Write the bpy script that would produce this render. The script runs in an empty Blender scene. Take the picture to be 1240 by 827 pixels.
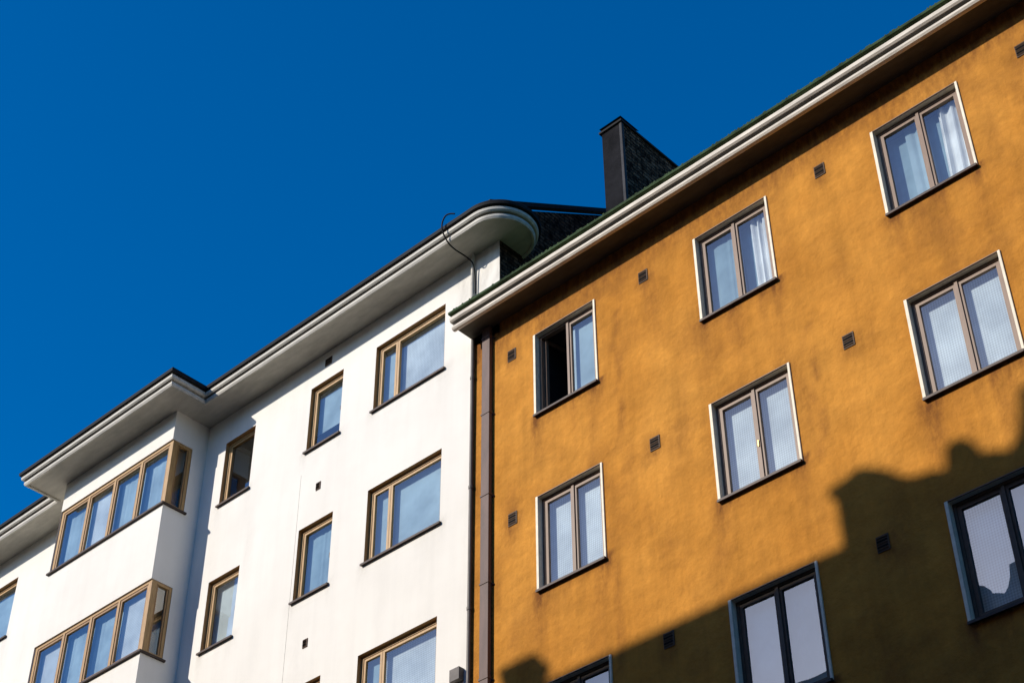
import bpy, math, random
from mathutils import Vector, Matrix, noise
random.seed(7)
CZ = 1.6           # eye height; building coordinates below are relative to eye level
GZ = -1.6
K, TX = 0.56, 0.50 # sun slope (down per metre of depth) and sideways drift

# ------------------------------------------------------------------ materials
def newmat(name):
    m = bpy.data.materials.new(name); m.use_nodes = True
    nt = m.node_tree; nt.nodes.clear()
    out = nt.nodes.new('ShaderNodeOutputMaterial')
    return m, nt, out
def N(nt, t, **kw):
    n = nt.nodes.new(t)
    for k, v in kw.items():
        if k in n.inputs: n.inputs[k].default_value = v
        else: setattr(n, k, v)
    return n
def noise_tex(nt, scale, detail=4, rough=0.55, sx=(1,1,1)):
    tc = N(nt,'ShaderNodeTexCoord'); mp = N(nt,'ShaderNodeMapping')
    mp.inputs['Scale'].default_value = sx
    nt.links.new(tc.outputs['Object'], mp.inputs['Vector'])
    n = N(nt,'ShaderNodeTexNoise'); n.inputs['Scale'].default_value=scale
    n.inputs['Detail'].default_value=detail; n.inputs['Roughness'].default_value=rough
    nt.links.new(mp.outputs[0], n.inputs['Vector'])
    return n.outputs['Fac']
def maprange(nt, src, a,b,c,d):
    m = N(nt,'ShaderNodeMapRange'); m.inputs[1].default_value=a; m.inputs[2].default_value=b
    m.inputs[3].default_value=c; m.inputs[4].default_value=d
    nt.links.new(src, m.inputs[0]); return m.outputs[0]
def mixc(nt, fac, c1, c2, mode='MIX'):
    m = N(nt,'ShaderNodeMixRGB'); m.blend_type=mode
    for i,s in ((0,fac),(1,c1),(2,c2)):
        if isinstance(s,(int,float)): m.inputs[i].default_value=s if i==0 else (s,s,s,1)
        elif isinstance(s,tuple): m.inputs[i].default_value=(*s,1)
        else: nt.links.new(s, m.inputs[i])
    return m.outputs[0]
def math_(nt, op, a, b=0.0):
    m = N(nt,'ShaderNodeMath'); m.operation=op
    for i,s in ((0,a),(1,b)):
        if isinstance(s,(int,float)): m.inputs[i].default_value=s
        else: nt.links.new(s, m.inputs[i])
    return m.outputs[0]
def principled(nt, out, col, rough=0.8, metal=0.0, spec=0.3):
    p = N(nt,'ShaderNodeBsdfPrincipled')
    if isinstance(col,tuple): p.inputs['Base Color'].default_value=(*col,1)
    else: nt.links.new(col,p.inputs['Base Color'])
    if isinstance(rough,(int,float)): p.inputs['Roughness'].default_value=rough
    else: nt.links.new(rough,p.inputs['Roughness'])
    p.inputs['Metallic'].default_value=metal
    p.inputs['Specular IOR Level'].default_value=spec
    nt.links.new(p.outputs[0], out.inputs[0]); return p
def bump(nt, p, hs, dist=0.01, strength=1.0):
    b = N(nt,'ShaderNodeBump'); b.inputs['Distance'].default_value=dist; b.inputs['Strength'].default_value=strength
    nt.links.new(hs,b.inputs['Height']); nt.links.new(b.outputs[0], p.inputs['Normal'])

def stucco(name, c1, c2, dirt_shade_c, bumpd, mott=0.16, streak=0.12, stain_shade=0.9, patch=0.0, finebump=.6, lowbump=2.2, blot=0.0):
    m, nt, out = newmat(name)
    big = maprange(nt, noise_tex(nt,0.55,3,0.6), .35,.68,0,1)
    col = mixc(nt, big, c1, c2)
    med = maprange(nt, noise_tex(nt,1.7,6,0.6,(1,1,1.2)), .3,.72,1-mott,1+mott*.6)
    col = mixc(nt, 1.0, col, med, 'MULTIPLY')
    if blot:
        bl = maprange(nt, noise_tex(nt,6.5,5,0.72), .35,.66,1-blot,1+blot*.5)
        col = mixc(nt, 1.0, col, bl, 'MULTIPLY')
    st = maprange(nt, noise_tex(nt,2.2,3,0.6,(2.4,2.4,.16)), .42,.75,1.0,1-streak)
    col = mixc(nt, 1.0, col, st, 'MULTIPLY')
    if patch:
        pz = maprange(nt, noise_tex(nt,.9,7,0.7), .51,.72,0,patch)
        col = mixc(nt, pz, col, dirt_shade_c)
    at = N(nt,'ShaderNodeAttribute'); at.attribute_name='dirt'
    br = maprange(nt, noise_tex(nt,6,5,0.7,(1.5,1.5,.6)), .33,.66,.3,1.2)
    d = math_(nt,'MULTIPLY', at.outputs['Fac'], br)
    d = math_(nt,'MINIMUM', math_(nt,'MULTIPLY', d, stain_shade), 0.9)
    col = mixc(nt, d, col, dirt_shade_c)
    p = principled(nt,out,col,0.92,0,0.1)
    h = math_(nt,'ADD', math_(nt,'MULTIPLY',noise_tex(nt,2.0,2,.6,(1,1,1.4)),lowbump), math_(nt,'MULTIPLY',noise_tex(nt,11,5,.7),finebump))
    bump(nt,p,h,bumpd,1.0)
    return m
def simple(name, col, rough=.6, metal=0, spec=.4, var=.2, sc=6, sx=(1,1,1), bd=0.0):
    m, nt, out = newmat(name)
    f = maprange(nt, noise_tex(nt,sc,4,.65,sx), .3,.7,1-var,1+var)
    c = mixc(nt,1.0,col,f,'MULTIPLY')
    p = principled(nt,out,c,rough,metal,spec)
    if bd: bump(nt,p,noise_tex(nt,sc*5,2,.6),bd)
    return m

M = {}
M['orange'] = stucco('orange_stucco',(.53,.222,.034),(.635,.285,.050),(.165,.062,.018),0.020,mott=.16,streak=.15,patch=.40,stain_shade=1.15,finebump=.95,lowbump=1.6,blot=.11)
M['white'] = stucco('white_render',(.785,.755,.69),(.83,.80,.735),(.34,.31,.26),0.0020,mott=.025,streak=.04,stain_shade=.9)
M['beige'] = stucco('beige_render',(.34,.25,.17),(.38,.29,.19),(.2,.18,.15),0.01)
M['cream'] = simple('cream_paint',(.74,.67,.52),.55,var=.12,sc=9)
M['creamf'] = simple('cornice_cream',(.60,.54,.45),.6,var=.26,sc=5,sx=(.5,3,3))
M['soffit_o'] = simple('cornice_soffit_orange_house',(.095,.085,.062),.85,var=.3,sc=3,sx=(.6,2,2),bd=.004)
M['soffit_w'] = simple('cornice_soffit_white_house',(.47,.445,.38),.85,var=.18,sc=3,sx=(.6,2,2),bd=.003)
M['groove'] = simple('cornice_groove',(.08,.075,.065),.8,spec=.1)
M['fascia_w'] = simple('cornice_white_house',(.48,.455,.395),.6,var=.22,sc=4,sx=(.5,3,3))
M['green'] = simple('green_roof_sheet',(.045,.072,.034),.85,spec=.1,var=.5,sc=5,bd=.004)
M['roof'] = simple('black_roof_sheet',(.014,.014,.015),.7,spec=.15,var=.3)
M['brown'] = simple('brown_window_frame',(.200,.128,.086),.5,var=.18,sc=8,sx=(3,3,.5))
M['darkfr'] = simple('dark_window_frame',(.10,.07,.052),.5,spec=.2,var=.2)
M['wood'] = simple('golden_wood_frame',(.42,.25,.095),.45,var=.25,sc=10,sx=(4,4,.5))
M['wood2'] = simple('golden_wood_inner',(.30,.165,.06),.45,var=.25,sc=10,sx=(4,4,.5))
M['sill'] = simple('sheet_metal_sill',(.055,.038,.030),.5,metal=.1,spec=.25,var=.3)
M['pipe'] = simple('brown_downpipe_metal',(.105,.060,.048),.5,metal=.0,spec=.25,var=.3,sc=3,sx=(3,3,.6))
M['gpipe'] = simple('grey_pipe_metal',(.10,.09,.085),.5,metal=.1,spec=.2)
M['cable'] = simple('black_cable',(.015,.015,.015),.6,spec=.1)
M['vent'] = simple('vent_metal',(.085,.052,.032),.6,spec=.2)
M['room'] = simple('dark_room',(.045,.042,.04),.9)
M['brass'] = simple('window_handle',(.6,.42,.12),.35,metal=.6)
M['chimm'] = simple('chimney_sheet_metal',(.013,.013,.015),.8,spec=.03,var=.4,sc=3)
M['chimm2'] = simple('chimney_corner_flashing',(.036,.036,.040),.6,spec=.1,var=.3,sc=3)

def brick(name,c1,c2,mort,scale=1.0):
    m,nt,out=newmat(name)
    tc=N(nt,'ShaderNodeTexCoord'); sp=N(nt,'ShaderNodeSeparateXYZ'); cb=N(nt,'ShaderNodeCombineXYZ')
    nt.links.new(tc.outputs['Object'],sp.inputs[0])
    nt.links.new(math_(nt,'ADD',sp.outputs[0],sp.outputs[1]),cb.inputs[0]); nt.links.new(sp.outputs[2],cb.inputs[1])
    b=N(nt,'ShaderNodeTexBrick'); nt.links.new(cb.outputs[0],b.inputs[0])
    b.inputs['Color1'].default_value=(*c1,1); b.inputs['Color2'].default_value=(*c2,1); b.inputs['Mortar'].default_value=(*mort,1)
    b.inputs['Scale'].default_value=scale; b.inputs['Brick Width'].default_value=.27; b.inputs['Row Height'].default_value=.085; b.inputs['Mortar Size'].default_value=.012
    n=maprange(nt,noise_tex(nt,9,6,.75),.38,.62,.15,3.0)
    c=mixc(nt,1.0,b.outputs[0],n,'MULTIPLY')
    p=principled(nt,out,c,.95,0,.05)
    h=math_(nt,'ADD',math_(nt,'MULTIPLY',b.outputs['Fac'],-1.0),math_(nt,'MULTIPLY',noise_tex(nt,14,4,.7),2.0))
    bump(nt,p,h,.06)
    return m
M['brick']=brick('dark_brick',(.030,.019,.013),(.10,.062,.042),(.012,.010,.009))

# glass: clear pane with angle-dependent reflection
m,nt,out=newmat('window_glass'); 
lw=N(nt,'ShaderNodeLayerWeight'); lw.inputs[0].default_value=.5
tr=N(nt,'ShaderNodeBsdfTransparent'); tr.inputs[0].default_value=(.88,.935,.955,1)
gl=N(nt,'ShaderNodeBsdfGlossy'); gl.inputs['Roughness'].default_value=.0; gl.inputs[0].default_value=(.93,.97,1,1)
mx=N(nt,'ShaderNodeMixShader')
ff=math_(nt,'MINIMUM',math_(nt,'ADD',math_(nt,'MULTIPLY',math_(nt,'POWER',lw.outputs['Facing'],4.0),.9),.19),.95)
nt.links.new(ff,mx.inputs[0]); nt.links.new(tr.outputs[0],mx.inputs[1]); nt.links.new(gl.outputs[0],mx.inputs[2])
b=N(nt,'ShaderNodeBump'); b.inputs['Distance'].default_value=.002; b.inputs['Strength'].default_value=.5
nt.links.new(noise_tex(nt,1.6,1,.4),b.inputs['Height']); nt.links.new(b.outputs[0],gl.inputs['Normal'])
nt.links.new(mx.outputs[0],out.inputs[0]); M['glass']=m

def cloth(name,col,pattern=False):
    m,nt,out=newmat(name)
    c=mixc(nt,1.0,col,maprange(nt,noise_tex(nt,1.6,3,.6),.3,.7,.72,1.14),'MULTIPLY')
    if pattern:
        tc=N(nt,'ShaderNodeTexCoord'); sp=N(nt,'ShaderNodeSeparateXYZ'); nt.links.new(tc.outputs['Object'],sp.inputs[0])
        f=2*math.pi/.070
        u=math_(nt,'SINE',math_(nt,'MULTIPLY',math_(nt,'ADD',sp.outputs[0],sp.outputs[2]),f))
        v=math_(nt,'SINE',math_(nt,'MULTIPLY',math_(nt,'SUBTRACT',sp.outputs[0],sp.outputs[2]),f))
        w=maprange(nt,math_(nt,'MULTIPLY',u,v),-.6,.6,1.0,.68)
        c=mixc(nt,1.0,c,w,'MULTIPLY')
    p=principled(nt,out,c,.9,0,.1)
    return m
M['sheer']=cloth('sheer_curtain',(.29,.40,.445))
M['sheer2']=cloth('pale_roller_blind',(.38,.49,.53))
M['drape']=cloth('white_drape',(.80,.80,.78))
M['blind']=cloth('perforated_blind',(.72,.765,.77),True)

# ------------------------------------------------------------------ mesh builder
class MB:
    def __init__(s): s.v=[]; s.f=[]; s.m=[]; s.mats=[]; s.smooth=set()
    def mi(s,k):
        if k not in s.mats: s.mats.append(k)
        return s.mats.index(k)
    def poly(s,pts,k):
        b=len(s.v); s.v+= [tuple(p) for p in pts]; s.f.append(tuple(range(b,b+len(pts)))); s.m.append(s.mi(k))
    def box(s,x0,x1,y0,y1,z0,z1,k):
        b=len(s.v)
        s.v+=[(x0,y0,z0),(x1,y0,z0),(x1,y1,z0),(x0,y1,z0),(x0,y0,z1),(x1,y0,z1),(x1,y1,z1),(x0,y1,z1)]
        for q in ((0,3,2,1),(4,5,6,7),(0,1,5,4),(1,2,6,5),(2,3,7,6),(3,0,4,7)):
            s.f.append(tuple(b+i for i in q)); s.m.append(s.mi(k))
    def cyl(s,p0,p1,r,k,n=10):
        p0=Vector(p0);p1=Vector(p1);d=(p1-p0).normalized()
        a=d.orthogonal().normalized(); c=d.cross(a); b=len(s.v)
        for p in (p0,p1):
            for i in range(n):
                t=2*math.pi*i/n; q=p+a*math.cos(t)*r+c*math.sin(t)*r; s.v.append(tuple(q))
        for i in range(n):
            j=(i+1)%n; s.f.append((b+i,b+j,b+n+j,b+n+i)); s.m.append(s.mi(k))
        s.f.append(tuple(b+i for i in range(n))[::-1]); s.m.append(s.mi(k))
        s.f.append(tuple(b+n+i for i in range(n))); s.m.append(s.mi(k))
    def finish(s,name,parent=None,bevel=0,attr=None):
        me=bpy.data.meshes.new(name)
        me.from_pydata([(x,y,z+CZ) for x,y,z in s.v],[],s.f)
        for k in s.mats: me.materials.append(M[k])
        me.polygons.foreach_set('material_index',s.m)
        if attr:
            a=me.attributes.new('dirt','FLOAT','POINT'); a.data.foreach_set('value',attr)
        me.update()
        o=bpy.data.objects.new(name,me); bpy.context.scene.collection.objects.link(o)
        if parent:
            o.parent=parent; o.matrix_parent_inverse=Matrix.Translation(-parent.location)
        if bevel:
            bm=o.modifiers.new('bevel','BEVEL'); bm.width=bevel; bm.segments=2; bm.limit_method='ANGLE'
        return o
def empty(name,loc):
    e=bpy.data.objects.new(name,None); e.location=loc; e.empty_display_size=.5
    bpy.context.scene.collection.objects.link(e); return e

def wall(name,parent,x0,x1,z0,z1,y,openings,mat,sp,dirt_shade_fn=None,face=-1):
    def breaks(a,b,ex):
        n=max(1,round((b-a)/sp)); L=[a+(b-a)*i/n for i in range(n+1)]
        L=[t for t in L if all(abs(t-e)>sp*.3 for e in ex) or t in (a,b)]
        L=sorted(set(L+[e for e in ex if a<e<b])); return L
    xs=breaks(x0,x1,sorted({e for o in openings for e in (o[0],o[1])}))
    zs=breaks(z0,z1,sorted({e for o in openings for e in (o[2],o[3])}))
    mb=MB(); k=mb.mi(mat); nx=len(xs)
    at=[]
    for z in zs:
        for x in xs:
            mb.v.append((x,y,z)); at.append(dirt_shade_fn(x,z) if dirt_shade_fn else 0.0)
    for j in range(len(zs)-1):
        zc=(zs[j]+zs[j+1])/2
        row=[o for o in openings if o[2]<zc<o[3]]
        for i in range(nx-1):
            xc=(xs[i]+xs[i+1])/2
            if any(o[0]<xc<o[1] for o in row): continue
            q=(j*nx+i,j*nx+i+1,(j+1)*nx+i+1,(j+1)*nx+i)
            mb.f.append(q if face<0 else q[::-1]); mb.m.append(k)
    return mb.finish(name,parent,attr=at)

def curtain(mb,kind,x0,x1,y,z0,z1,amp=.012,per=.11):
    n=max(2,int((x1-x0)/.018)); ph=random.random()*6
    pts=[]
    for i in range(n+1):
        x=x0+(x1-x0)*i/n
        w=math.sin(2*math.pi*x/per+ph+1.6*math.sin(x*9+ph)+1.1*math.sin(x*23+2*ph)); pts.append((x,y+amp*w))
    lean=random.uniform(-.05,.05)
    for i in range(n):
        mb.poly([(pts[i][0]+lean,pts[i][1],z0),(pts[i+1][0]+lean,pts[i+1][1],z0),(pts[i+1][0],pts[i+1][1],z1),(pts[i][0],pts[i][1],z1)],kind)

def window(name,parent,x0,x1,z0,z1,yp,splits,fm,fw,sw,rec,curt,jamb,sillk='sill',s=1,openleft=False,handle=None,silld=.06):
    """window in a wall whose outward normal is -Y (s=1) or +Y (s=-1)"""
    mb=MB()
    Y=lambda d: yp+s*d
    def bx(a,b,d0,d1,c,e,k): mb.box(a,b,min(Y(d0),Y(d1)),max(Y(d0),Y(d1)),c,e,k)
    # reveals
    D=rec+.09
    for q in ([(x0,Y(0),z0),(x0,Y(D),z0),(x0,Y(D),z1),(x0,Y(0),z1)],[(x1,Y(0),z0),(x1,Y(0),z1),(x1,Y(D),z1),(x1,Y(D),z0)],
              [(x0,Y(0),z1),(x0,Y(D),z1),(x1,Y(D),z1),(x1,Y(0),z1)],[(x0,Y(0),z0),(x1,Y(0),z0),(x1,Y(D),z0),(x0,Y(D),z0)]):
        mb.poly(q,jamb)
    # room
    R=rec+1.0
    a,b,c,e=x0-.02,x1+.02,z0-.02,z1+.02
    mb.poly([(a,Y(R),c),(b,Y(R),c),(b,Y(R),e),(a,Y(R),e)],'room')
    for q in ([(a,Y(D),c),(a,Y(R),c),(a,Y(R),e),(a,Y(D),e)],[(b,Y(D),c),(b,Y(R),c),(b,Y(R),e),(b,Y(D),e)],
              [(a,Y(D),e),(b,Y(D),e),(b,Y(R),e),(a,Y(R),e)],[(a,Y(D),c),(b,Y(D),c),(b,Y(R),c),(a,Y(R),c)]): mb.poly(q,'room')
    # outer frame
    f0,f1=rec,rec+.08
    bx(x0+.002,x0+fw,f0,f1,z0+.002,z1-.002,fm); bx(x1-fw,x1-.002,f0,f1,z0+.002,z1-.002,fm)
    bx(x0+fw,x1-fw,f0,f1,z1-fw,z1-.002,fm); bx(x0+fw,x1-fw,f0,f1,z0+.002,z0+fw,fm)
    n=len(splits)-1; W=x1-x0
    for i in range(n):
        a=x0+W*splits[i]+(fw if i==0 else 0.004); b=x0+W*splits[i+1]-(fw if i==n-1 else 0.004)
        c,e=z0+fw,z1-fw
        g0,g1=rec+.012,rec+.062
        if openleft and i==0:
            # sash swung inwards, hinged at left
            ln=b-a; ang=math.radians(78)
            ca,sa=math.cos(ang),math.sin(ang)
            def P(t,o,z): return (a+.02+t*ca+o*sa, Y(rec+.07)+t*sa*s-o*ca*s, z)
            def pb(t0,t1,c0,e0):
                bb=len(mb.v)
                for z in (c0,e0):
                    for t,o in ((t0,-.02),(t1,-.02),(t1,.02),(t0,.02)): mb.v.append(P(t,o,z))
                for q in ((0,3,2,1),(4,5,6,7),(0,1,5,4),(1,2,6,5),(2,3,7,6),(3,0,4,7)):
                    mb.f.append(tuple(bb+i2 for i2 in q)); mb.m.append(mb.mi(fm))
            pb(0,sw,c,e); pb(ln-sw,ln,c,e); pb(sw,ln-sw,c,c+sw); pb(sw,ln-sw,e-sw,e)
            mb.poly([P(sw,0,c+sw),P(ln-sw,0,c+sw),P(ln-sw,0,e-sw),P(sw,0,e-sw)],'glass')
            continue
        bx(a,a+sw,g0,g1,c,e,fm); bx(b-sw,b,g0,g1,c,e,fm)
        bx(a+sw,b-sw,g0,g1,e-sw,e,fm); bx(a+sw,b-sw,g0,g1,c,c+sw,fm)
        t=[random.uniform(-.003,.003) for _ in range(3)]
        gy=rec+.036
        mb.poly([(a+sw,Y(gy+t[0]),c+sw),(b-sw,Y(gy+t[1]),c+sw),(b-sw,Y(gy+t[1]+t[2]),e-sw),(a+sw,Y(gy+t[0]+t[2]),e-sw)],'glass')
        k=curt[i]
        cy=Y(rec+.13)
        if k in('blind','sheer2'):
            mb.poly([(a-.03,cy,c),(b+.03,cy,c),(b+.03,cy,e),(a-.03,cy,e)],k)
        elif k=='sheer': curtain(mb,'sheer',a-.03,b+.03,cy,c,e,.005,.17)
        elif k=='drape':
            curtain(mb,'sheer',a-.03,b+.03,Y(rec+.20),c,e,.005,.17)
            curtain(mb,'drape',a+(b-a)*.38,b+.03,cy,c,e,.028,.13)
        elif k=='drapel':
            curtain(mb,'sheer',a-.03,b+.03,Y(rec+.20),c,e,.005,.17)
            curtain(mb,'sheer2',a+(b-a)*.5,b+.03,Y(rec+.15),c,e,.012,.2)
        elif k=='half':
            zm=c+(e-c)*.3
            mb.poly([(a-.03,cy,zm),(b+.03,cy,zm),(b+.03,cy,e),(a-.03,cy,e)],'sheer2')
    if n==2 and splits[1]>.4:
        xm=x0+W*splits[1]; bx(xm-.022,xm+.022,rec-.008,rec+.01,z0+fw,z1-fw,fm)
    if handle is not None:
        hx=x0+W*handle[0]; hz=z0+(z1-z0)*handle[1]; hk='brass' if handle[2] else 'darkfr'
        bx(hx-.009,hx+.009,rec-.02,rec+.012,hz-.009,hz+.009,hk); bx(hx-.007,hx+.007,rec-.025,rec-.012,hz-.08,hz+.009,hk)
    # sill: sloping sheet
    a,b=x0-.035,x1+.035
    zt=z0+.012
    p=[(a,Y(-silld),zt-.03),(b,Y(-silld),zt-.03),(b,Y(rec+.002),zt),(a,Y(rec+.002),zt)]
    q=[(x_,y_,z_-.035) for x_,y_,z_ in p]
    bb=len(mb.v); mb.v+=p+q
    for f in ((0,1,2,3),(7,6,5,4),(0,4,5,1),(1,5,6,2),(2,6,7,3),(3,7,4,0)):
        mb.f.append(tuple(bb+i for i in f)); mb.m.append(mb.mi(sillk))
    return mb.finish(name,parent,bevel=0)

def sweep(name,parent,nodes,prof,mats,capstart=False,capk='creamf'):
    mb=MB(); n=len(prof)
    for k in range(n-1): mb.mi(mats[k])
    for (x,y,a,b) in nodes:
        for (o,z) in prof: mb.v.append((x+a*o,y+b*o,z))
    for i in range(len(nodes)-1):
        for k in range(n-1):
            A=i*n+k; B=(i+1)*n+k
            mb.f.append((A,A+1,B+1,B)); mb.m.append(mb.mi(mats[k]))
    if capstart:
        mb.f.append(tuple(range(n))); mb.m.append(mb.mi(capk))
    return mb.finish(name,parent)

def vent(mb,x,z,y,w=.145,h=.19,fr='vent'):
    mb.box(x-w/2-.012,x+w/2+.012,y-.012,y+.01,z-h/2-.012,z+h/2+.012,fr)
    n=5
    for i in range(n):
        zz=z-h/2+h*(i+.5)/n
        mb.poly([(x-w/2,y-.014,zz-h/n*.42),(x+w/2,y-.014,zz-h/n*.42),(x+w/2,y-.028,zz+h/n*.0),(x-w/2,y-.028,zz+h/n*.0)],'cable' if i%2 else 'vent')

# ------------------------------------------------------------------ ORANGE BUILDING
Wy=15.0
ob=empty('orange_apartment_building',(0,Wy,0))
XO=-14.84
cols=[(-13.52,-12.25),(-10.37,-9.04),(-7.30,-5.93),(-4.15,-2.83),(-1.0,.32),(2.2,3.5),(5.4,6.7),(8.6,9.9),(11.8,13.1),(15,16.3)]
sills=[15.43,12.40,9.37,6.34,3.31,.28]
CS=.045
ow=[]; opens=[]
for r,zs_ in enumerate(sills):
    for c,(a,b_) in enumerate(cols):
        opens.append((a+CS,b_-CS,zs_,zs_+1.535)); ow.append((r,c))
vents=[(x,z) for z in (16.86,13.80,10.76,7.7,4.7) for x in (-13.98,-11.32,-8.15,-5.0,-1.9,1.2,4.4)]
def sm(t): t=max(0,min(1,t)); return t*t*(3-2*t)
def dirt_shade_o(x,z):
    d=.8*sm((z-16.75)/.85)  # grime below the eave, plus its shadow band painted darker into the wall colour
    n1=noise.noise(Vector((x*3.1,0,z*.7))); n2=noise.noise(Vector((x*9.0,4,z*.5)))
    for o in opens:
        if o[0]-.35<x<o[1]+.35 and -.25<o[2]-z<1.3:
            t=o[2]-z
            if t>-.02:
                edge=max(math.exp(-((x-o[0])/.12)**2),math.exp(-((x-o[1])/.12)**2))
                inn=1 if o[0]-.1<x<o[1]+.1 else 0
                d+=math.exp(-max(t,0)/.16)*.5*inn+edge*math.exp(-max(t,0)/.5)*.55+ max(0,n2)*inn*.9*math.exp(-max(t,0)/.55)
        # grimy halo just outside the frame
        if o[0]-.3<x<o[1]+.3 and o[2]-.3<z<o[3]+.3:
            dx=max(o[0]-x,0,x-o[1]); dz=max(o[2]-z,0,z-o[3])
            d+=.3*math.exp(-math.hypot(dx,dz)/.09)
    for (vx,vz) in vents:
        if abs(x-vx)<.5 and abs(z-vz)<.7:
            dx=(x-vx)/.16; dz=(z-vz+.05)/.22
            d+=.55*math.exp(-(dx*dx+dz*dz)**1.5)
    for cx,za,zb in ((-12.1,9.5,12.4),(-8.72,12.2,14.4),(-11.9,14,16.5)):
        if za<z<zb: d+=.5*math.exp(-((x-cx-.04*math.sin(z*7))/.05)**2)
    d+=max(0,n1-.1)*.45
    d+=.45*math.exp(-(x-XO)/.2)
    return min(d,1.2)
wall('facade_wall',ob,XO,20,GZ,17.68,Wy,opens,'orange',.11,dirt_shade_o)
pat={(0,0):(['none','sheer2'],True),(0,1):(['sheer','drape'],False),(0,2):(['drapel','drape'],False),
     (1,0):(['blind','blind'],False),(1,1):(['blind','blind'],False),(1,2):(['blind','blind'],False),
     (2,0):(['sheer','sheer2'],False),(2,1):(['sheer2','sheer'],False),(2,2):(['blind','sheer2'],False)}
cas=MB()
for i,(r,c) in enumerate(ow):
    x0,x1,z0,z1=opens[i]
    ct,op=pat.get((r,c),([random.choice(['sheer','blind','drape','none']),random.choice(['sheer','blind','sheer2'])],False))
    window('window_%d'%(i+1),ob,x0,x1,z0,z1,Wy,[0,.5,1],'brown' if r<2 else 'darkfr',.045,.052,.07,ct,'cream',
           openleft=op,handle=(.5,.42,1) if (r,c)==(1,1) else None)
    # cream casings, slightly proud of the stucco
    cas.box(x0-CS,x0-.001,Wy-.022,Wy+.03,z0-.02,z1+.012,'cream')
    cas.box(x1+.001,x1+CS*.8,Wy-.022,Wy+.03,z0-.02,z1+.012,'cream')
    cas.box(x0-.001,x1+.001,Wy-.02,Wy+.03,z1+.001,z1+.014,'brown')
cas.finish('window_casings',ob,bevel=.003)
vm=MB()
for (vx,vz) in vents: vent(vm,vx,vz,Wy)
vm.finish('air_vents',ob)
# cornice
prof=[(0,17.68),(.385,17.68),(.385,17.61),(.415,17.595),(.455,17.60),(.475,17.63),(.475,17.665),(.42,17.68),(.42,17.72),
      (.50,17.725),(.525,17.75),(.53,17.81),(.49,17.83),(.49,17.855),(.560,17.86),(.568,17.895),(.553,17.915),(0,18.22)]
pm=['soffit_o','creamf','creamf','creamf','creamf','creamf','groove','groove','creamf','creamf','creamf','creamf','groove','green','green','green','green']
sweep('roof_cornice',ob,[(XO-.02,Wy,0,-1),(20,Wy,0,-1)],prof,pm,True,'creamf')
g=MB(); x=XO
while x<19:
    x+=random.uniform(.5,.65)
    g.box(x-.008,x+.008,Wy-.562,Wy-.2,17.89,17.925,'green')
mo=random.Random(3)
for i in range(260):
    xx=mo.uniform(XO,8); r=mo.uniform(.003,.008)
    g.box(xx-r*2,xx+r*2,Wy-.562-r*.3,Wy-.54,17.90,17.914+r,'green')
g.finish('roof_edge_moss_and_seams',ob)
# roof
r=MB()
r.poly([(-14.24,Wy,18.24),(20,Wy,18.24),(20,21,21.5),(-14.24,21,21.5)],'green')
r.poly([(-14.24,21,21.5),(20,21,21.5),(20,27,18.2),(-14.24,27,18.2)],'green')
r.poly([(XO,27,GZ),(20,27,GZ),(20,27,18.2),(XO,27,18.2)],'orange')
r.poly([(20,15,GZ),(20,27,GZ),(20,27,18.2),(20,21,21.5),(20,15,18.24)],'orange')
r.finish('roof_and_rear_walls',ob)
# chimney
ch=MB()
cx0,cx1,cy0,cy1,ct=-13.15,-12.70,16.5,19.4,22.40
ch.box(cx0+.02,cx1-.0,cy0+.06,cy1,18,ct,'brick')
ch.box(cx0,cx1-.05,cy0,cy0+.059,18,ct+.0,'chimm')
ch.box(cx1-.048,cx1+.012,cy0-.006,cy0+.06,18,ct,'chimm2')
ch.box(cx0-.04,cx1+.035,cy0-.04,cy1+.04,ct+.002,ct+.05,'roof')
ch.box(cx0+.03,cx1-.03,cy0+.03,cy0+.45,ct+.05,ct+.13,'roof')
ch.poly([(cx0-.03,cy0-.03,ct+.131),(cx1+.02,cy0-.03,ct+.131),((cx0+cx1)/2,cy0+.25,ct+.22)],'roof')
ch.poly([(cx1+.02,cy0-.03,ct+.131),(cx1+.02,cy0+.5,ct+.131),((cx0+cx1)/2,cy0+.25,ct+.22)],'roof')
ch.poly([(cx0-.03,cy0-.03,ct+.131),((cx0+cx1)/2,cy0+.25,ct+.22),(cx0-.03,cy0+.5,ct+.131)],'roof')
ch.finish('chimney',ob,bevel=.006)
# downpipe
dp=MB()
dp.box(-14.555,-14.39,Wy-.085,Wy-.012,GZ,17.66,'pipe')
z=GZ+.8
while z<17.5:
    dp.box(-14.565,-14.38,Wy-.094,Wy-.004,z,z+.035,'pipe'); 
    dp.box(-14.60,-14.345,Wy-.02,Wy-.002,z-.03,z-.005,'pipe'); z+=1.52
dp.finish('downpipe',ob,bevel=.004)

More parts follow.
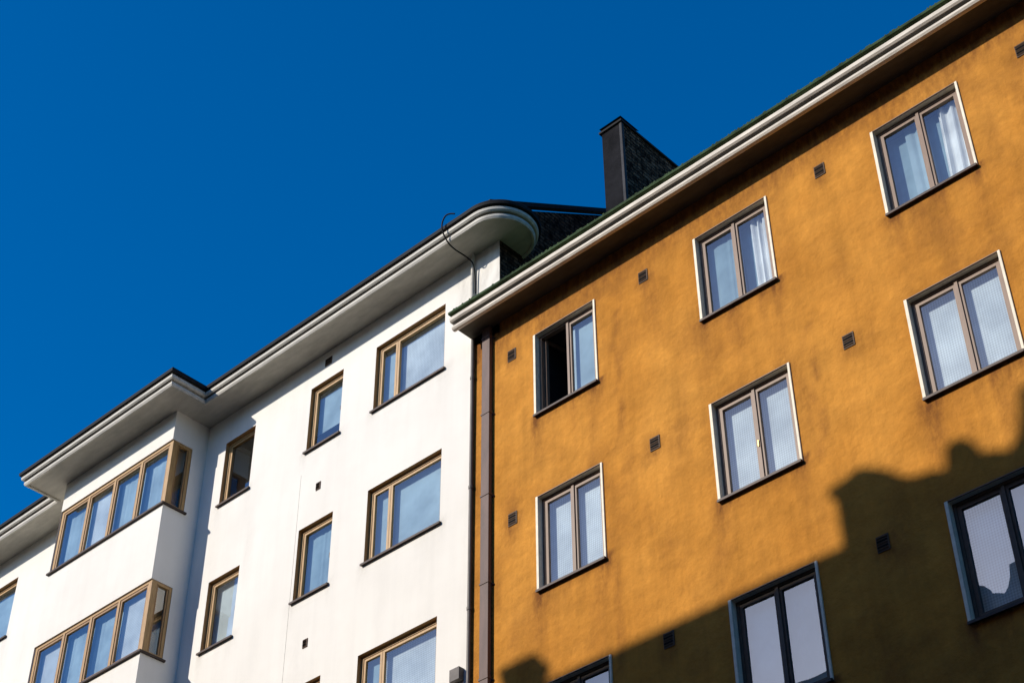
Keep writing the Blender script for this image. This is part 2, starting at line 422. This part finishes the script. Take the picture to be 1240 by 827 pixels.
# ------------------------------------------------------------------ WHITE BUILDING
wb=empty('white_apartment_building',(-28,Wy,0))
ZS=19.5
XR=-14.25
BX0,BX1,BY=-25.35,-21.85,14.22
wz=[17.46,14.45,11.43,8.42,5.4,2.38]
wop=[];wkind=[]
for z in wz:
    for k,(a,b_) in {'A':(-17.19,-15.50),'B':(-18.88,-18.03),'C':(-21.25,-20.41),'D':(-29.64,-27.95),'C2':(-32.2,-31.3),'A2':(-35.6,-33.9),'A3':(-39.5,-37.8)}.items():
        wop.append((a,b_,z,z+1.385)); wkind.append(k)
def dirt_w(x,z):
    n2=noise.noise(Vector((x*8.0,4,z*.6))); n1=noise.noise(Vector((x*2,1,z*.5)))
    d=.12*sm((z-18.9)/.6)+max(0,n1-.2)*.25
    for o in wop:
        if o[0]-.2<x<o[1]+.2 and 0<=o[2]-z<.9:
            t=o[2]-z; edge=max(math.exp(-((x-o[0])/.09)**2),math.exp(-((x-o[1])/.09)**2))
            d+=edge*math.exp(-t/.25)*.35+max(0,n2)*.35*math.exp(-t/.3)
    if x>-15.2: d+=.35*sm((x+15.2)/.6)*max(0,.3+n2)
    if x>-15.3 and z>18.6: d+=.4*max(0,.4+noise.noise(Vector((x*5,9,z*3))))
    return min(d,1)
wall('facade_wall_west',wb,-45,BX0,GZ,ZS,Wy,[o for o in wop if o[1]<BX0],'white',.16,dirt_w)
wall('facade_wall',wb,BX1,XO-.001,GZ,ZS,Wy,[o for o in wop if o[0]>BX1],'white',.12,dirt_w)
wall('facade_wall_upper_end',wb,XO-.001,XR,17.5,ZS,Wy,[],'white',.12,dirt_w)
cw={('A',0):['sheer2','blind'],('A',1):['sheer2','sheer2'],('A',2):['sheer','blind'],('B',0):['half'],('B',1):['sheer'],('C',0):['none'],('C',1):['blind'],('D',0):['sheer','sheer2']}
for i,o in enumerate(wop):
    k=wkind[i]; r_=i//7
    wide=k[0] in 'AD'
    sp=[0,.27,1] if wide else [0,1]
    ct_=cw.get((k,r_),[random.choice(['sheer','blind','sheer2']) for _ in sp[1:]])
    window('window_%d'%(i+1),wb,*o,Wy,sp,'wood',.05,.045,.075,ct_,'wood',silld=.05,handle=None if wide else (.92,.45,0))
# bay window volume
bay=MB()
bands=[]
top=ZS
for z in wz:
    wtop=z-.04+1.43
    bands.append((wtop,top)); top=z-.04
bands.append((GZ+4.0,top))
WB='white'
for (a,b_) in bands:
    bay.poly([(BX0,BY,a),(BX1,BY,a),(BX1,BY,b_),(BX0,BY,b_)],WB)
    bay.poly([(BX1,BY,a),(BX1,Wy,a),(BX1,Wy,b_),(BX1,BY,b_)],WB)
    bay.poly([(BX0,BY,a),(BX0,BY,b_),(BX0,Wy,b_),(BX0,Wy,a)],WB)
    bay.poly([(BX0,BY,a),(BX0,Wy,a),(BX1,Wy,a),(BX1,BY,a)],WB)
    bay.poly([(BX0,BY,b_),(BX1,BY,b_),(BX1,Wy,b_),(BX0,Wy,b_)],WB)
SY=14.68
for z in wz:
    a,b_=z-.04,z-.04+1.43
    bay.poly([(BX1,SY,a),(BX1,Wy,a),(BX1,Wy,b_),(BX1,SY,b_)],WB)
    bay.poly([(BX0,BY,a),(BX0,BY,b_),(BX0,Wy,b_),(BX0,Wy,a)],WB)
    bay.poly([(BX0+.05,Wy-.02,a),(BX1-.05,Wy-.02,a),(BX1-.05,Wy-.02,b_),(BX0+.05,Wy-.02,b_)],'room')
bay.finish('bay_walls',wb)
bw=MB()
for zi,z in enumerate(wz):
    a,b_=z-.04+.002,z-.04+1.428
    y0=BY+.03
    X0,X1=BX0+.01,BX1-.012
    bw.box(X1-.10,X1,y0,y0+.11,a,b_,'wood')
    bw.box(X0,X0+.07,y0,y0+.09,a,b_,'wood')
    bw.box(X0+.07,X1-.10,y0,y0+.08,b_-.06,b_,'wood'); bw.box(X0+.07,X1-.10,y0,y0+.08,a,a+.06,'wood')
    n=4; W=(X1-.10)-(X0+.07)
    for i in range(n):
        p=X0+.07+W*i/n; q=X0+.07+W*(i+1)/n
        if i: bw.box(p-.028,p+.028,y0-.004,y0+.08,a+.06,b_-.06,'wood')
        pp=p+(.028 if i else 0); qq=q-(.028 if i<n-1 else 0)
        bw.box(pp+.001,pp+.045,y0+.012,y0+.06,a+.061,b_-.061,'wood2'); bw.box(qq-.045,qq-.001,y0+.012,y0+.06,a+.061,b_-.061,'wood2')
        bw.box(pp+.045,qq-.045,y0+.012,y0+.06,b_-.105,b_-.061,'wood2'); bw.box(pp+.045,qq-.045,y0+.012,y0+.06,a+.061,a+.105,'wood2')
        t=random.uniform(-.003,.003)
        bw.poly([(pp+.045,y0+.035+t,a+.105),(qq-.045,y0+.035-t,a+.105),(qq-.045,y0+.035-t,b_-.105),(pp+.045,y0+.035+t,b_-.105)],'glass')
        c0,c1=max(pp-.02,X0+.08),min(qq+.02,X1-.16)
        if (i+zi)%3==1: bw.poly([(c0,y0+.13,a),(c1,y0+.13,a),(c1,y0+.13,b_),(c0,y0+.13,b_)],'blind')
        else: curtain(bw,'sheer2',c0+.04,c1-.04,y0+.135+.01*i,a,b_,.004,.2)
    bw.poly([(X0+.08,y0+.22,a),(X1-.16,y0+.22,a),(X1-.16,y0+.22,b_),(X0+.08,y0+.22,b_)],'sheer')
    xs_=X1
    bw.box(xs_-.08,xs_,y0+.11,SY-.06,b_-.06,b_,'wood'); bw.box(xs_-.08,xs_,y0+.11,SY-.06,a,a+.06,'wood')
    bw.box(xs_-.08,xs_,SY-.06,SY,a,b_,'wood')
    bw.box(xs_-.06,xs_-.012,y0+.11,y0+.15,a+.061,b_-.061,'wood2'); bw.box(xs_-.06,xs_-.012,SY-.10,SY-.061,a+.061,b_-.061,'wood2')
    bw.poly([(xs_-.035,y0+.15,a+.06),(xs_-.035,SY-.10,a+.06),(xs_-.035,SY-.10,b_-.06),(xs_-.035,y0+.15,b_-.06)],'glass')
    bw.poly([(xs_-.11,y0+.12,a+.06),(xs_-.11,Wy-.03,a+.06),(xs_-.11,Wy-.03,b_-.06),(xs_-.11,y0+.12,b_-.06)],'wood2')
    bw.box(BX0-.03,BX1+.045,BY-.05,BY+.03,a-.035,a+.004,'sill'); bw.box(BX1-.0,BX1+.045,BY+.031,SY+.04,a-.035,a+.004,'sill')
bw.finish('bay_windows',wb,bevel=.003)

# cornice swept round the bay and round the end of the building
prof=[(0,ZS),(.54,ZS),(.54,ZS-.035),(.58,ZS-.045),(.60,ZS-.01),(.60,ZS+.035),(.565,ZS+.045),(.565,ZS+.07),(.625,ZS+.075),(.65,ZS+.10),(.655,ZS+.15),(.63,ZS+.16),(.63,ZS+.185),(.69,ZS+.19),(.70,ZS+.25),(.68,ZS+.28),(0,ZS+.72)]
pm=['soffit_w','fascia_w','fascia_w','fascia_w','fascia_w','groove','groove','fascia_w','fascia_w','fascia_w','fascia_w','groove','roof','roof','roof','roof']
nodes=[(-45,Wy,0,-1),(BX0,Wy,-1,-1),(BX0,BY,-1,-1),(BX1,BY,1,-1),(BX1,Wy,1,-1)]
for i in range(49):
    t=math.radians(-90+180*i/48); nodes.append((XR,Wy,math.cos(t),math.sin(t)))
sweep('roof_cornice',wb,nodes,prof,pm)
r=MB()
zt=ZS+.72
r.poly([(-45,Wy,zt),(XR,Wy,zt),(XR,21,zt+6*.65),(-45,21,zt+6*.65)],'roof')
r.poly([(-45,27,zt),(XR,27,zt),(XR,21,zt+6*.65),(-45,21,zt+6*.65)],'roof')
r.poly([(BX0,BY,zt),(BX1,BY,zt),(BX1,Wy,zt+.001),(BX0,Wy,zt+.001)],'roof')
r.poly([(XR,Wy,17),(XR,27,17),(XR,27,zt),(XR,21,zt+3.9),(XR,Wy,zt)],'brick')
r.poly([(-45,27,GZ),(XO,27,GZ),(XO,27,zt),(-45,27,zt)],'white')
r.poly([(-45,Wy,GZ),(-45,27,GZ),(-45,27,zt),(-45,21,zt+3.9),(-45,Wy,zt)],'white')
for (ya,za,yb,zb) in ((14.7,zt-.12,21,zt+3.92),):
    pts=[(ya,za),(yb,zb),(yb,zb+.10),(ya,za+.10)]
    A=[(XR-.05,y,z) for y,z in pts]; B=[(XR+.06,y,z) for y,z in pts]
    bb=len(r.v); r.v+=A+B
    for f in ((0,1,2,3),(7,6,5,4),(0,4,5,1),(1,5,6,2),(2,6,7,3),(3,7,4,0)):
        r.f.append(tuple(bb+i for i in f)); r.m.append(r.mi('roof'))
r.finish('roof_and_gable',wb)
p=MB()
p.cyl((-14.825,Wy-.05,18.25),(-14.825,Wy-.05,19.5),.03,'fascia_w')
p.cyl((-14.80,Wy-.045,GZ),(-14.80,Wy-.045,17.62),.03,'gpipe')
z=0
while z<17.4:
    p.cyl((-14.80,Wy-.045,z),(-14.80,Wy-.045,z+.05),.038,'gpipe'); z+=2.1
p.finish('drain_pipe',wb)
p=MB()
for z in (16.54,13.53,10.5): vent(p,-18.46,z,Wy,.09,.13,'vent')
vent(p,-18.46,19.25,Wy,.15,.14,'vent'); 
p.box(-18.955,-18.945,Wy-.003,Wy+.002,GZ,17.0,'fascia_w')
p.box(-15.12,-14.93,Wy-.10,Wy-.003,11.55,11.74,'gpipe')
p.finish('wall_fittings',wb,bevel=.004)
cu=bpy.data.curves.new('roof_cable','CURVE'); cu.dimensions='3D'; cu.bevel_depth=.013
for pts in ([(-14.62,14.30,19.86),(-14.74,14.24,19.92),(-14.86,14.24,19.80),(-14.88,14.26,19.60),(-14.86,14.45,19.36),(-14.78,14.8,19.30),(-14.76,14.95,19.2),(-14.76,14.96,18.6)],
            ):
    s=cu.splines.new('NURBS'); s.points.add(len(pts)-1); s.use_endpoint_u=True; s.order_u=3
    for q,pt in zip(s.points,pts): q.co=(pt[0],pt[1],pt[2]+CZ,1)
cu.materials.append(M['cable'])
co=bpy.data.objects.new('roof_cable',cu); bpy.context.scene.collection.objects.link(co); co.parent=wb; co.matrix_parent_inverse=Matrix.Translation(-wb.location)

# ------------------------------------------------------------------ OPPOSITE BUILDING (casts the street shadow)
L=18.5; OY=Wy-L
pb=empty('beige_apartment_building',(-15,OY,0))
ZT=10.97+K*L
oo=[]
for j in range(7):
    for i in range(28): 
        xx=-58+i*3.1; oo.append((xx,xx+1.3,ZT-2.3-3.05*j,ZT-2.3-3.05*j+1.55))
wall('facade_wall',pb,-60,30,GZ,ZT,OY,oo,'beige',1.0,None,1)
fr_=MB()
for (a,b_,c,e) in oo:
    fr_.box(a,b_,OY-.12,OY-.08,c,c+.06,'brown'); fr_.box(a,b_,OY-.12,OY-.08,e-.06,e,'brown')
    for xx in (a,(a+b_)/2-.03,b_-.06): fr_.box(xx,xx+.06,OY-.12,OY-.08,c+.06,e-.06,'brown')
    fr_.poly([(a,OY-.1,c),(a,OY-.1,e),(b_,OY-.1,e),(b_,OY-.1,c)],'glass')
    fr_.poly([(a-.1,OY-.4,c-.1),(a-.1,OY-.4,e+.1),(b_+.1,OY-.4,e+.1),(b_+.1,OY-.4,c-.1)],'room')
    for q in ((a-.1,a),(b_,b_+.1)): fr_.box(q[0],q[1],OY-.39,OY-.13,c,e,'room')
    fr_.box(a-.03,b_+.03,OY-.08,OY+.05,c-.05,c-.001,'sill')
fr_.finish('windows',pb)
t=MB()
t.poly([(-60,OY,ZT),(30,OY,ZT),(30,OY-6,ZT+1.4),(-60,OY-6,ZT+1.4)],'roof')
t.poly([(-60,OY-12,ZT),(30,OY-12,ZT),(30,OY-6,ZT+1.4),(-60,OY-6,ZT+1.4)],'roof')
t.poly([(-60,OY-12,GZ),(30,OY-12,GZ),(30,OY-12,ZT),(-60,OY-12,ZT)],'beige')
for xx in (-60,30): t.poly([(xx,OY,GZ),(xx,OY-12,GZ),(xx,OY-12,ZT),(xx,OY-6,ZT+1.4),(xx,OY,ZT)],'beige')
t.finish('roof_and_rear_walls',pb)
def S(xs_,zs_): return (xs_-TX*L, zs_+K*L)
pr=[(-8.70,10.9),(-8.70,11.70),(-8.80,11.72),(-8.80,11.82),(-8.55,11.86),(-8.35,11.93),(-8.2,11.88),(-7.95,11.72),(-7.75,11.52),(-7.6,11.46),(-7.35,11.42),(-7.22,11.36),(-7.2,11.55),(-7.16,11.66),(-7.02,11.70),(-6.9,11.64),(-6.85,11.42),(-6.6,11.32),(-6.42,11.24),(-6.3,11.36),(-6.22,11.62),(-6.15,11.95),(-5.6,12.05),(-5.0,12.1),(-5.0,10.9)]
f=MB(); P=[S(*q) for q in pr]; T=.25
n=len(P); bb=len(f.v)
f.v+=[(x,OY-.02,z) for x,z in P]+[(x,OY-.02-T,z) for x,z in P]
f.f.append(tuple(bb+i for i in range(n))[::-1]); f.m.append(f.mi('beige'))
f.f.append(tuple(bb+n+i for i in range(n))); f.m.append(f.mi('beige'))
for i in range(n-1):
    f.f.append((bb+i,bb+i+1,bb+n+i+1,bb+n+i)); f.m.append(f.mi('beige'))
f.finish('attic_parapet',pb)
f=MB()
for xs_,w,h in ((-13.95,.6,.5),(-20,.8,.8),(-27,.7,.7),(2,.8,.8)):
    x_,z_=S(xs_,10.9)
    f.box(x_-w/2,x_+w/2,OY-.55,OY-.05,z_,z_+h,'brick'); f.box(x_-w/2-.05,x_+w/2+.05,OY-.6,OY-.01,z_+h,z_+h+.08,'roof')
    f.cyl((x_-.08,OY-.3,z_+h+.08),(x_-.08,OY-.3,z_+h+.2),.1,'roof')
f.finish('chimneys',pb)

# ------------------------------------------------------------------ ground
def sheet(name,x0,x1,y0,y1,z0,z1,key):
    mb=MB()
    if z1-z0<.01: mb.poly([(x0,y0,z1),(x1,y0,z1),(x1,y1,z1),(x0,y1,z1)],key)
    else: mb.box(x0,x1,y0,y1,z0,z1,key)
    return mb.finish(name)
M['earth']=simple('earth',(.12,.11,.08),.95,var=.3,sc=.2)
M['asph']=simple('asphalt',(.05,.05,.052),.9,var=.25,sc=3,bd=.01)
M['pave']=simple('pavement_stone',(.22,.21,.20),.85,var=.2,sc=2,bd=.01)
M['paint']=simple('road_paint',(.7,.7,.68),.7)
sheet('ground',-1500,1500,-1500,1500,GZ,GZ-.0,'earth')
sheet('road',-400,400,-1.2,12.3,GZ+.004,GZ+.004,'asph')
sheet('sidewalk',-400,400,12.3,14.998,GZ,GZ+.13,'pave')
sheet('sidewalk',-400,400,OY+.002,-1.2,GZ,GZ+.13,'pave')
mk=MB()
for i in range(60): mk.poly([(-120+i*4,5.5,GZ+.008),(-118+i*4,5.5,GZ+.008),(-118+i*4,5.62,GZ+.008),(-120+i*4,5.62,GZ+.008)],'paint')
mk.finish('road_markings')

# ------------------------------------------------------------------ camera
X=Vector((.7292,.4411,.5231)); Z=Vector((-.00405,.76724,-.64139))
X.normalize(); Z=(Z-X*Z.dot(X)).normalized(); Yv=Z.cross(X)
R=Matrix((X,Yv,Z))
cam=bpy.data.cameras.new('camera'); cam.lens=2059/1240*36; cam.sensor_width=36; cam.clip_end=5000; cam.clip_start=.05
camo=bpy.data.objects.new('camera',cam); bpy.context.scene.collection.objects.link(camo)
camo.matrix_world=Matrix.Translation((0,0,CZ)) @ R.to_4x4()
bpy.context.scene.camera=camo

# ------------------------------------------------------------------ light
d=Vector((-TX,-1,K)).normalized()
sun=bpy.data.lights.new('sun','SUN'); sun.energy=4.6; sun.angle=math.radians(.5); sun.color=(1,.925,.825)
so=bpy.data.objects.new('sun',sun); bpy.context.scene.collection.objects.link(so)
so.rotation_euler=d.to_track_quat('Z','Y').to_euler(); so.location=(0,-5,40)
w=bpy.data.worlds.new('World'); bpy.context.scene.world=w; w.use_nodes=True
nt=w.node_tree; nt.nodes.clear()
sky=nt.nodes.new('ShaderNodeTexSky'); sky.sky_type='NISHITA'; sky.sun_disc=False
sky.sun_elevation=math.asin(d.z); sky.sun_rotation=math.atan2(d.x,d.y)%(2*math.pi)
sky.air_density=1.0; sky.dust_density=0.5; sky.ozone_density=3.0; sky.altitude=0
hs=nt.nodes.new('ShaderNodeHueSaturation'); hs.inputs['Hue'].default_value=.507; hs.inputs['Saturation'].default_value=1.47; hs.inputs['Value'].default_value=1.12
bg=nt.nodes.new('ShaderNodeBackground'); bg.inputs[1].default_value=.15
wo=nt.nodes.new('ShaderNodeOutputWorld')
nt.links.new(sky.outputs[0],hs.inputs['Color']); nt.links.new(hs.outputs[0],bg.inputs[0]); nt.links.new(bg.outputs[0],wo.inputs[0])
sc=bpy.context.scene
sc.view_settings.view_transform='Standard'; sc.view_settings.look='None'; sc.view_settings.exposure=0
